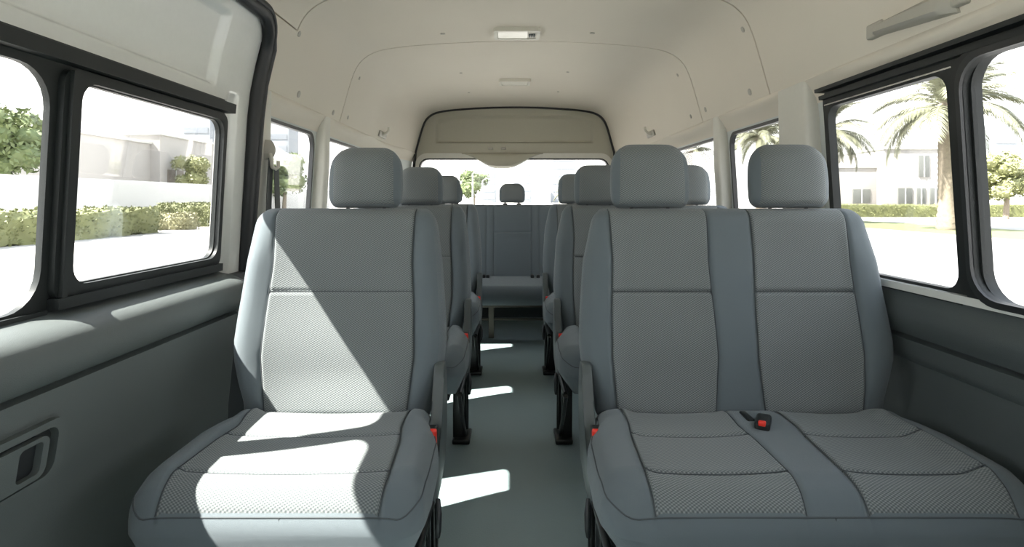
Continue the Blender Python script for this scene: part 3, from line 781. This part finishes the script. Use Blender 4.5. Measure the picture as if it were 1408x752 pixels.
def make_seat(double, D, name):
    """seat with its cushion-backrest joint at y = D; x is measured from the aisle"""
    t = empty(name, (0, D, 0))
    if not double:
        cxs, inner, sg = -.495, -.19, 1
        inserts = [(-.700, -.285)]; heads = [-.445]; hwm, hwt, hwb = .303, .272, .262
    else:
        cxs, inner, sg = .645, .195, -1
        inserts = [(.287, .575), (.700, .985)]; heads = [.420, .842]; hwm, hwt, hwb = .449, .410, .405
    H = .612
    hwf = lambda h: interp([(0, hwb), (.05, hwb+.003), (.11, hwb+.022), (.17, hwm-.004), (.22, hwm), (.30, hwm-.004), (.45, hwm-.016), (.55, hwt), (.60, hwt-.01)], h)
    def ins(i, side):
        base = inserts[i][side]; c = (inserts[i][0]+inserts[i][1])/2
        return lambda h: c+(base-c)*interp([(0, .94), (.18, 1.04), (.30, 1.02), (.45, .97), (.6, .99)], h)
    seams = tuple(ins(i, s_) for i in range(len(inserts)) for s_ in (0, 1))
    hs = .362
    hseams = tuple((hs, ins(i, 0), ins(i, 1)) for i in range(len(inserts)))
    def front(x, u, h):
        X = x+cxs; d = 0
        for i in range(len(inserts)):
            a, b = ins(i, 0)(h), ins(i, 1)(h)
            if a < X < b: d -= .014*math.sin(PI*(X-a)/(b-a))**.6*sm(.02, .15, h)*sm(.60, .45, h)
        d += .016*sm(.72, .86, abs(u))*sm(0, .12, h)*sm(.6, .42, h)*sm(1.0, .93, abs(u))
        d += .010*math.exp(-((h-.20)/.12)**2)
        return d
    P = Pillow(cxs, hwf, H, .062, .035, .05, p=6, bback=.045, seams=seams, hseams=hseams, front=front, place=back_place(), nv=44, nu=44 if not double else 64)
    bk = P.body('backrest', M['cloth'], t)
    for i in range(len(inserts)):
        P.panel('center_panel', M['weave'], bk, ins(i, 0), ins(i, 1), .012, H-.004, nu=30)
        P.stitching(bk, ins(i, 0), ins(i, 1), .012, H-.004, (hs,))
    # piping along the sides
    # cushion
    L = .475
    Pz = .372
    chw = (.303 if not double else .452); cc = (-.482 if not double else .635)
    chf = lambda h: chw*interp([(0, .965), (.05, 1.0), (.12, 1.012), (.27, 1.0), (.33, .95 if not double else .965), (.37, .89 if not double else .92), (.475, .87 if not double else .91)], h)
    cins = [(-.712, -.268)] if not double else [(.288, .588), (.715, 1.012)]
    def cin(i, s_):
        base = cins[i][s_]; c = sum(cins[i])/2
        return lambda h: c+(base-c)*interp([(0, 1.0), (.08, 1.03), (.25, .99), (.33, .93), (.40, .95), (.5, .97)], h)
    cse = tuple(cin(i, s_) for i in range(len(cins)) for s_ in (0, 1))
    chs = tuple((q, cin(i, 0), cin(i, 1)) for i in range(len(cins)) for q in (.10, .28))
    def cfront(x, u, h):
        X = x+cc; d = 0
        for i in range(len(cins)):
            a, b = cin(i, 0)(h), cin(i, 1)(h)
            if a < X < b: d -= .010*math.sin(PI*(X-a)/(b-a))**.6*sm(.02, .1, h)
        d += .016*sm(.70, .84, abs(u))*sm(1.0, .92, abs(u))*sm(.0, .1, h)*sm(.5, .40, h)
        d -= .012*sm(.40, .475, h)
        d -= .022*sm(.10, .0, h)
        return d
    C = Pillow(cc, chf, L, .088, .055, .03, p=7, seams=cse, hseams=chs, front=cfront, place=cush_place(Pz, -.445, .012), bback=.085, nv=40, nu=44 if not double else 64)
    cu = C.body('cushion', M['cloth'], t)
    for i in range(len(cins)):
        C.panel('center_panel', M['weave'], cu, cin(i, 0), cin(i, 1), .014, .44, nu=30)
        C.stitching(cu, cin(i, 0), cin(i, 1), .014, .44, (.10, .28))
    # piping at the front edge of the cushion
    def CP(u, h): return C.pt(u, h, off=.0004, groove=False)
    pts = [CP(-.978, .42-(.42-.06)*i/14) for i in range(15)]+[CP(-.978+.078*(i/6)**2, .06-.0485*math.sin(PI/2*i/6)) for i in range(1, 7)]
    pts += [CP(-.88+1.76*i/40, .0115) for i in range(41)]
    pts += [CP(.978-.078*(i/6)**2, .06-.0485*math.sin(PI/2*i/6)) for i in range(6, 0, -1)]+[CP(.978, .06+(.42-.06)*i/14) for i in range(15)]
    tube('piping', pts, .0018, M['stitch'], cu, n=6)
    fs = [cc+.02] if not double else [cc+.01]
    for fx in fs:
        u = (fx-cc)/chw; a_ = CP(u, .0115); tube('front_seam', [a_, a_+Vector((0, -.005, -.02)), a_+Vector((0, -.009, -.05)), a_+Vector((0, -.006, -.09))], .0016, M['stitch'], cu, n=6)
    mid = cc+(.0 if not double else .01)
    # headrests
    for hx_ in heads:
        hh = (.112, .186) if not double else (.120, .196)
        headrest(t, hx_, .075+H*math.sin(TILT)-.004, Z_BASE+H*math.cos(TILT)+.002, *hh)
    # recliner cover on the aisle side
    xa, xb = (inner-.028, inner+.002) if not double else (inner-.002, inner+.028)
    poly = [(.035, .575), (.060, .572), (.085, .54), (.095, .47), (.09, .38), (.05, .30), (-.05, .27), (-.13, .262), (-.165, .275), (-.17, .30), (-.15, .33), (-.10, .37), (-.045, .42), (-.01, .48), (.005, .54), (.018, .567)]
    cv = prism_x('side_cover', poly, xa, xb, M['cover'], t, .006)
    # recliner lever
    lx = inner+sg*.004
    tube('recliner_lever', [(lx, -.15, .285), (lx+sg*.006, -.175, .262), (lx+sg*.006, -.178, .225), (lx+sg*.004, -.170, .205)], [.008, .009, .008, .006], M['rubber'], t, n=8)
    # lower frame plate
    # buckle
    bx = inner-sg*.014 if not double else inner+.030
    bx = (-.206 if not double else .218)
    bu = empty('buckle', (bx, -.115, .447)); bu.parent = t
    box('buckle_body', -.016, .016, -.018, .016, -.075, .006, M['black'], bu, .005)
    box('release_button', -.0125+.004*sg, .0125+.004*sg, -.026, -.010, -.032, .006, M['red'], bu, .004)
    for ch in children(bu):
        if ch.name.startswith('release'): ch['label'] = 'red release button'
    box('buckle_strap', -.010, .010, -.004, .004, -.16, -.07, M['belt'], bu, .001)
    if double:
        b2 = empty('buckle', (.645, -.105, .462), math.radians(-28)); b2.parent = t
        box('buckle_body', -.018, .018, -.045, .03, -.012, .0125, M['black'], b2, .008)
        box('release_button', -.009, .009, -.046, -.034, .002, .0150, M['red'], b2, .003)
        for xx in (.50, .80):
            pass
        box('latch_plate', .612, .630, -.09, -.03, .452, .462, M['black'], t, .003)
    # legs
    outs = (-.76, ) if not double else (1.03,)
    for j, lx in enumerate(((inner-sg*.040), outs[0]+.02)):
        g = empty('leg', (lx, 0, 0)); g.parent = t
        box('post', -.022, .022, -.17, -.115, .004, .31, M['blackmetal'], g, .006)
        q = sg if j == 0 else 0
        ox = .030*q
        tube('brace', [(ox, -.43, .285), (ox, -.30, .15), (ox, -.165, .03)], .0085, M['blackmetal'], g, n=8)
        tube('brace', [(ox, -.41, .285), (ox, -.12, .285)], .010, M['blackmetal'], g, n=8)
        tube('brace', [(ox, -.10, .29), (ox, -.10, .03)], .010, M['blackmetal'], g, n=8)
        box('foot', -.022+min(0, ox), .022+max(0, ox), -.20, -.07, .0, .022, M['blackmetal'], g, .006)
        box('strap', ox-.003, ox+.003, -.447, -.432, .02, .30, M['chrome'], g, .001) if False else None
    box('seat_pan', cc-chw*.8, cc+chw*.8, -.42, .03, .262, .285, M['blackmetal'], t, .005)
    return t

left = make_seat(False, 1.57, 'passenger_seat')
right = make_seat(True, 1.57, 'bench_seat')
ROWS = (2.60, 3.55)
tag(left, 'single grey cloth seat nearest on the left, with sunlight across its cushion', 'seat', 'single seats left of the aisle')
tag(right, 'wide grey cloth seat for two nearest on the right, with two headrests', 'seat', 'double seats right of the aisle')
for i, D in enumerate(ROWS):
    c = copy_tree(left); c.location = (0, D, 0); tag(c, ['single grey seat left of the aisle, directly behind the sunlit nearest one', 'single grey seat left of the aisle, last before the rear bench'][i], 'seat', 'single seats left of the aisle')
    c = copy_tree(right); c.location = (0, D, 0); tag(c, ['double grey seat right of the aisle, directly behind the nearest double seat', 'double grey seat right of the aisle, last before the rear bench'][i], 'seat', 'double seats right of the aisle')

# rear bench
def rear_bench():
    D = 4.42; t = empty('rear_bench', (0, D, 0)); tag(t, 'full-width grey rear bench with small centre headrest, below the back window', 'seat')
    cxs, hwm, H = .03, .86, .60
    hwf = lambda h: hwm
    sL, sR = (lambda h: -.142), (lambda h: .150)
    def front(x, u, h):
        X = x+cxs; return -.006 if sL(h) < X < sR(h) and h < .36 else 0
    P = Pillow(cxs, hwf, H, .05, .03, .03, p=9, seams=(sL, sR, lambda h: -.20, lambda h: .21, lambda h: -.62, lambda h: .66), hseams=((.375, sL, sR),), front=front, place=back_place(Z_BASE, math.radians(9), .05), nv=30, nu=60)
    bk = P.body('backrest', M['cloth'], t)
    P.panel('center_panel', M['cloth'], bk, sL, sR, .01, .375, nu=12)
    C = Pillow(cxs, hwf, .46, .07, .045, .03, p=9, seams=(lambda h: -.62, lambda h: .66), place=cush_place(.372, -.42, .02), bback=.07, nv=20, nu=50)
    C.body('cushion', M['cloth'], t)
    box('seat_pan', cxs-hwm+.03, cxs+hwm-.03, -.38, 0, .27, .31, M['brownmetal'], t, .005)
    for hx_ in (-.50, .0, .52): headrest(t, hx_, .05+H*math.sin(math.radians(9)), Z_BASE+H*math.cos(math.radians(9))+.016, .104, .155, .045)
    for x in (-.60, -.155, .66): 
        box('leg', x-.021, x+.021, -.16, -.11, .0, .30, M['brownmetal'], t, .004)
    tube('crossbar', [(-.65, -.135, .135), (.70, -.135, .135)], .009, M['brownmetal'], t, n=8)
    for x in (-.215, -.185, .155, .20): box('buckle', x-.013, x+.013, -.07, -.03, .432, .458, M['black'], t, .006)
rear_bench()

# ------------------------------------------------------------------ outside
GZ = -.60
bm = bmesh.new(); box_into(bm, -260, 260, -60, 420, GZ-.5, GZ); struct(from_bm('ground', bm, M['ground']))
def strip_obj(name, x0, x1, y0, y1, z, m): 
    bm = bmesh.new(); box_into(bm, x0, x1, y0, y1, GZ-.01, z); return from_bm(name, bm, M[m])
struct(strip_obj('road', 3.5, 17, -50, 300, GZ+.012, 'road'))
g = strip_obj('grass_verge', 19.5, 26.5, -20, 160, GZ+.06, 'grass'); tag(g, 'strip of green grass under the palms across the road', 'grass', kind='stuff')
struct(strip_obj('kerb', 19.2, 19.5, -20, 160, GZ+.10, 'white_ext'))

def leaf_cloud(bm, blobs, n, size, rnd):
    """small folded leaves spread through ellipsoid clumps"""
    for _ in range(n):
        c, r = rnd.choice(blobs)
        while True:
            v = Vector((rnd.uniform(-1, 1), rnd.uniform(-1, 1), rnd.uniform(-1, 1)))
            if .35 < v.length < 1: break
        p = Vector((c[0]+v.x*r[0], c[1]+v.y*r[1], c[2]+v.z*r[2]))
        a = Vector((rnd.gauss(0, 1), rnd.gauss(0, 1), rnd.gauss(0, 1))).normalized(); b = a.orthogonal().normalized()
        s = size*rnd.uniform(.6, 1.3)
        vs_ = [bm.verts.new(p+q) for q in (a*s, b*s*.45, -a*s, -b*s*.45)]
        bm.faces.new(vs_)
def lumpy(bm, c, r, rnd, sub=2):
    ret = bmesh.ops.create_icosphere(bm, subdivisions=sub, radius=1)
    for v in ret['verts']:
        d = 1+.16*math.sin(v.co.x*5+c[0]*3)*math.cos(v.co.y*4+v.co.z*5)+rnd.uniform(-.06, .06)
        v.co = Vector((c[0]+v.co.x*r[0]*d, c[1]+v.co.y*r[1]*d, c[2]+v.co.z*r[2]*d))
def tree(x, y, zc, r, label, m='leaf', seed=1, n=2600, trunk=True):
    rnd = random.Random(seed); t = empty('tree', (x, y, GZ)); tag(t, label, 'tree', 'leafy trees outside')
    blobs = []
    for k in range(13):
        a = rnd.uniform(0, 2*PI); q = rnd.uniform(.15, .62)*r; z = zc-GZ+rnd.uniform(-.55, .6)*r
        blobs.append(((q*math.cos(a), q*math.sin(a), z), (r*.42, r*.42, r*.34)))
    bm = bmesh.new()
    for c, rad in blobs: lumpy(bm, c, [q*.72 for q in rad], rnd)
    leaf_cloud(bm, blobs, n, r*.07, rnd)
    from_bm('foliage', bm, M[m], t, recalc=False)
    tube('trunk', [(0, 0, 0), (.05*r, 0, (zc-GZ)*.5), (0, .03*r, zc-GZ)], [.09*r, .07*r, .04*r], M['bark'], t, n=10)
tree(-27.5, 30.5, 4.0, 2.6, 'broad green tree rising above the compound wall, seen through the sliding door front pane', 'leaf', 3, 4000)
tree(-28.5, 51, 3.4, 2.0, 'yellowish green tree beside the pale villa, left of the vehicle', 'leaf_y', 4)
tree(-23.2, 58, 3.6, 2.6, 'green tree seen through the small left window behind the seat belt', 'leaf', 5)
tree(-5.6, 82, 3.0, 2.9, 'green tree seen through the rear window beside two lamp posts', 'leaf', 6)
tree(41.5, 48, 3.0, 2.6, 'light green tree by the white wall, seen through the right front pane', 'leaf_y', 8, 4000)
from mathutils import noise as mnoise
def hedge(x0, x1, y0, y1, h, label, m='hedge', seed=1, n=5000):
    rnd = random.Random(seed); bm = bmesh.new()
    X, Y = x1-x0, y1-y0
    box_into(bm, 0, X, 0, Y, 0, h)
    for ax, ln in ((0, X), (1, Y), (2, h)):
        k = max(2, int(ln/.22))
        for i in range(1, k):
            co = [0, 0, 0]; no = [0, 0, 0]; co[ax] = ln*i/k; no[ax] = 1
            bmesh.ops.bisect_plane(bm, geom=bm.verts[:]+bm.edges[:]+bm.faces[:], plane_co=co, plane_no=no, dist=1e-5)
    c = Vector((X/2, Y/2, h/2))
    for v in bm.verts:
        p = v.co.copy(); q = Vector((min(p.x, X-p.x), min(p.y, Y-p.y), h-p.z))
        edge = sum(1 for a in q if a < .05)
        if edge >= 2: v.co += (c-p).normalized()*.16
        v.co += (p-Vector((c.x, p.y if Y > X else c.y, c.z if X < 2 or Y < 2 else p.z))).normalized()*(.22*mnoise.noise(p*1.1+Vector((seed*9, 0, 0)))+.10*mnoise.noise(p*4))
    pts = [v.co.copy() for v in bm.verts]
    for _ in range(n):
        p = rnd.choice(pts)+Vector((rnd.uniform(-.16, .16), rnd.uniform(-.16, .16), rnd.uniform(-.12, .12)))
        a = Vector((rnd.gauss(0, 1), rnd.gauss(0, 1), rnd.gauss(0, 1))).normalized(); b = a.orthogonal(); s_ = .07*rnd.uniform(.6, 1.3)
        bm.faces.new([bm.verts.new(p+q) for q in (a*s_, b*s_*.5, -a*s_, -b*s_*.5)])
    o = from_bm('hedge', bm, M[m], None, recalc=False); o.location = (x0, y0, GZ); tag(o, label, 'hedge', 'hedges outside'); return o
hedge(-19.0, -17.6, 13, 28.6, 1.15, 'long clipped green hedge in front of the compound wall, left of the vehicle', 'hedge', 1, 7000)
hedge(-22.0, -17.8, 35, 36.5, 1.35, 'short green hedge farther along the left roadside, behind a pale low shrub', 'hedge', 2)
hedge(-20.4, -17.7, 31.2, 32.2, .85, 'low pale shrub bed between the two green hedges on the left', 'hedge_pale', 3, 3000)
hedge(30.5, 50, 54, 55.4, 1.15, 'long low hedge in front of the pale villa across the road', 'hedge', 4, 7000)
# compound walls
tag(box('compound_wall', -24.3, -24.0, 8, 75, GZ, 2.25, M['white_wall'], None, .03), 'long white compound wall behind the hedges on the left', 'wall')
tag(box('compound_wall', 44, 80, 57, 57.3, GZ, 2.2, M['white_wall'], None, .03), 'white boundary wall beside the villa on the right, behind the light green tree', 'wall')
def villa(name, loc, blocks, wins, label, face='y'):
    t = empty(name, loc); tag(t, label, 'building')
    for b in blocks: box('wall_block', *b, M['white_ext'], t, .03)
    for b in blocks: box('parapet', b[0]-.12, b[1]+.12, b[2]-.12, b[3]+.12, b[5]-.18, b[5]+.04, M['white_wall'], t, .02)
    for wv in wins:
        o = box('window', *wv[:6], M[wv[6]], t, .01)
        x0, x1, y0, y1, z0, z1 = wv[:6]
        if face == 'y':
            box('mullion', (x0+x1)/2-.05, (x0+x1)/2+.05, y0-.05, y1, z0, z1, M['white_wall'], o, 0)
        else:
            box('mullion', x0, x1+.05, (y0+y1)/2-.05, (y0+y1)/2+.05, z0, z1, M['white_wall'], o, 0)
    return t
# left villa: face towards the road (+x)
villa('villa', (-31, 40, GZ), [(-9, 0, 0, 9, 0, 6.6), (-10, .8, 9, 19, 0, 7.4), (-9, -.6, -8, 0, 0, 4.4)],
      [(-.02, .06, 1.6, 4.4, 2.4, 3.1, 'tan_ext'), (.8, .86, 10.0, 12.4, 2.7, 4.3, 'tan_ext'), (.8, .86, 13.2, 14.2, 2.7, 3.4, 'winext'), (.8, .86, 15.0, 16.4, 2.7, 3.4, 'winext')],
      'pale flat-roofed villa behind the compound wall, left of the vehicle', 'x')
# right villa
villa('villa', (35, 62, GZ), [(0, 4.8, 0, 8, 0, 5.3), (4.6, 13.5, -1.2, 8, 0, 7.2), (13.5, 22, .5, 8, 0, 4.0)],
      [(2.0, 3.9, -.08, .04, 1.3, 2.8, 'winext'), (6.1, 7.6, -1.28, -1.16, 1.2, 2.9, 'winext'), (8.1, 9.0, -1.28, -1.16, 1.2, 2.9, 'winext'), (9.5, 10.6, -1.28, -1.16, 1.2, 2.9, 'winext'), (8.3, 9.4, -1.28, -1.16, 4.1, 6.4, 'winext')],
      'pale two-storey villa across the road with dark windows, behind the tall palm')
def tower(x, y, w_, d, h, label, m='tower'):
    t = empty('tower_block', (x, y, GZ)); tag(t, label, 'building', 'hazy towers on the skyline')
    box('tower_body', -w_/2, w_/2, -d/2, d/2, 0, h, M[m], t, .2)
    bm = bmesh.new()
    nfl = int(h/4.5)
    for k in range(nfl): box_into(bm, -w_/2+.8, w_/2-.8, -d/2-.15, -d/2, 2+k*4.5, 4+k*4.5)
    o = from_bm('window_bands', bm, M['tower_win'], t)
    box('roof_cap', -w_/3, w_/3, -d/3, d/3, h, h+3, M[m], t, .2)
tower(-108, 200, 10, 10, 30, 'hazy tower block above the left villa, seen through the sliding door window')
tower(-88, 220, 8, 10, 31, 'hazy tower seen through the small left window behind the seat belt')
tower(6, 330, 10, 12, 22, 'hazy tower left of centre in the rear window')
tower(30, 340, 14, 12, 27, 'hazy wide tower right of centre in the rear window')
tower(-14, 345, 9, 12, 24, 'hazy slim tower above the tree in the rear window')
tower(160, 190, 8, 10, 25, 'hazy bluish tower behind the light green tree on the right')

# palms
def make_frond(seed, L=3.6):
    rnd = random.Random(seed); bm = bmesh.new(); N = 30; pts = []
    for i in range(N+1):
        f = i/N; pts.append(Vector((L*(f-.16*f**3), 0, L*(.30*f-.62*f**2.2))))
    tube_into(bm, pts, [.035*(1-f_/N*.8) for f_ in range(N+1)], 5)
    for i in range(3, N+1):
        for k in (0, .5):
            p = pts[i]*(1-k)+pts[i-1]*k; f = (i-k)/N
            tdir = (pts[min(i+1, N)]-pts[i-1]).normalized()
            ln = L*.20*math.sin(PI*(.12+.80*f))**.6*rnd.uniform(.85, 1.1)
            for sgn in (-1, 1):
                dvec = (tdir*.75+Vector((0, sgn*1, 0))*.85+Vector((0, 0, -.25+rnd.uniform(-.15, .15)))).normalized()
                tip = p+dvec*ln+Vector((0, 0, -.25*ln)); midp = p+dvec*ln*.5
                wv = tdir*.035
                a_ = bm.verts.new(p-wv*.4); b_ = bm.verts.new(p+wv*.4); c_ = bm.verts.new(midp+wv); d_ = bm.verts.new(midp-wv); e_ = bm.verts.new(tip)
                bm.faces.new([a_, b_, c_, d_]); bm.faces.new([d_, c_, e_])
    me = bpy.data.meshes.new('frond'); bm.to_mesh(me); bm.free(); me.materials.append(M['palm']); return me
FR = [make_frond(k) for k in range(3)]
def palm(x, y, zt, s, label, seed, tr=.42):
    rnd = random.Random(seed); t = empty('date_palm', (x, y, GZ+.06)); tag(t, label, 'palm tree', 'date palms across the road')
    h = zt-GZ-.06; bm = bmesh.new()
    n = 40; rows = []
    for i in range(n+1):
        f = i/n; r = tr*(1.18-.25*sm(0, .25, f)+.10*sm(.85, 1, f))*(1+.09*(i % 2))
        rows.append([bm.verts.new((r*math.cos(2*PI*k/14+i*.22), r*math.sin(2*PI*k/14+i*.22), h*f)) for k in range(14)])
    for a_, b_ in zip(rows, rows[1:]):
        for k in range(14): bm.faces.new([a_[k], a_[(k+1) % 14], b_[(k+1) % 14], b_[k]])
    bm.faces.new(rows[0]); bm.faces.new(rows[-1])
    from_bm('trunk', bm, M['bark'], t)
    bm = bmesh.new(); lumpy(bm, (0, 0, h+.15*s), (tr*1.25, tr*1.25, .55*s), rnd, 2); from_bm('crown_heart', bm, M['bark'], t)
    for k in range(40):
        o = bpy.data.objects.new('frond', FR[k % 3]); COL.objects.link(o); o.parent = t
        el = rnd.uniform(-.55, 1.15) if k > 6 else rnd.uniform(.9, 1.35)
        o.location = (0, 0, h+.25*s); o.rotation_euler = (rnd.uniform(-.2, .2), -el, k*2.399+rnd.uniform(-.2, .2)); ss = s*rnd.uniform(.85, 1.1); o.scale = (ss, ss, ss)
    return t
palm(23.0, 30.2, 5.6, 1.12, 'tall date palm with thick trunk, seen whole through the right front window', 11, .40)
palm(21.6, 39.5, 5.4, .95, 'date palm whose crown shows beside the pillar right of the nearest double seat', 12, .38)
palm(20.5, 47, 6.0, 1.0, 'date palm seen through the small right window behind the nearest double seat', 13, .38)
palm(20.5, 66, 6.6, 1.1, 'distant date palm seen in the rearmost right side window', 14, .38)
palm(9.5, 92, 2.2, .9, 'small distant palm low in the right part of the rear window', 15, .38)

def lamp_post(x, y, h, label):
    t = empty('street_lamp', (x, y, GZ)); tag(t, label, 'lamp post', 'lamp posts behind the vehicle')
    tube('pole', [(0, 0, 0), (0, 0, h*.5), (0, 0, h)], [.12, .10, .07], M['lampmetal'], t, n=8)
    tube('arm', [(0, 0, h), (.4, 0, h+.25), (1.0, 0, h+.3)], .05, M['lampmetal'], t, n=8)
    box('lamp_head', .8, 1.5, -.15, .15, h+.22, h+.34, M['lampmetal'], t, .03)
lamp_post(-4.4, 64, 4.6, 'pale lamp post left of the tree centre in the rear window')
lamp_post(-3.6, 70, 4.0, 'shorter pale lamp post just right of the tree in the rear window')
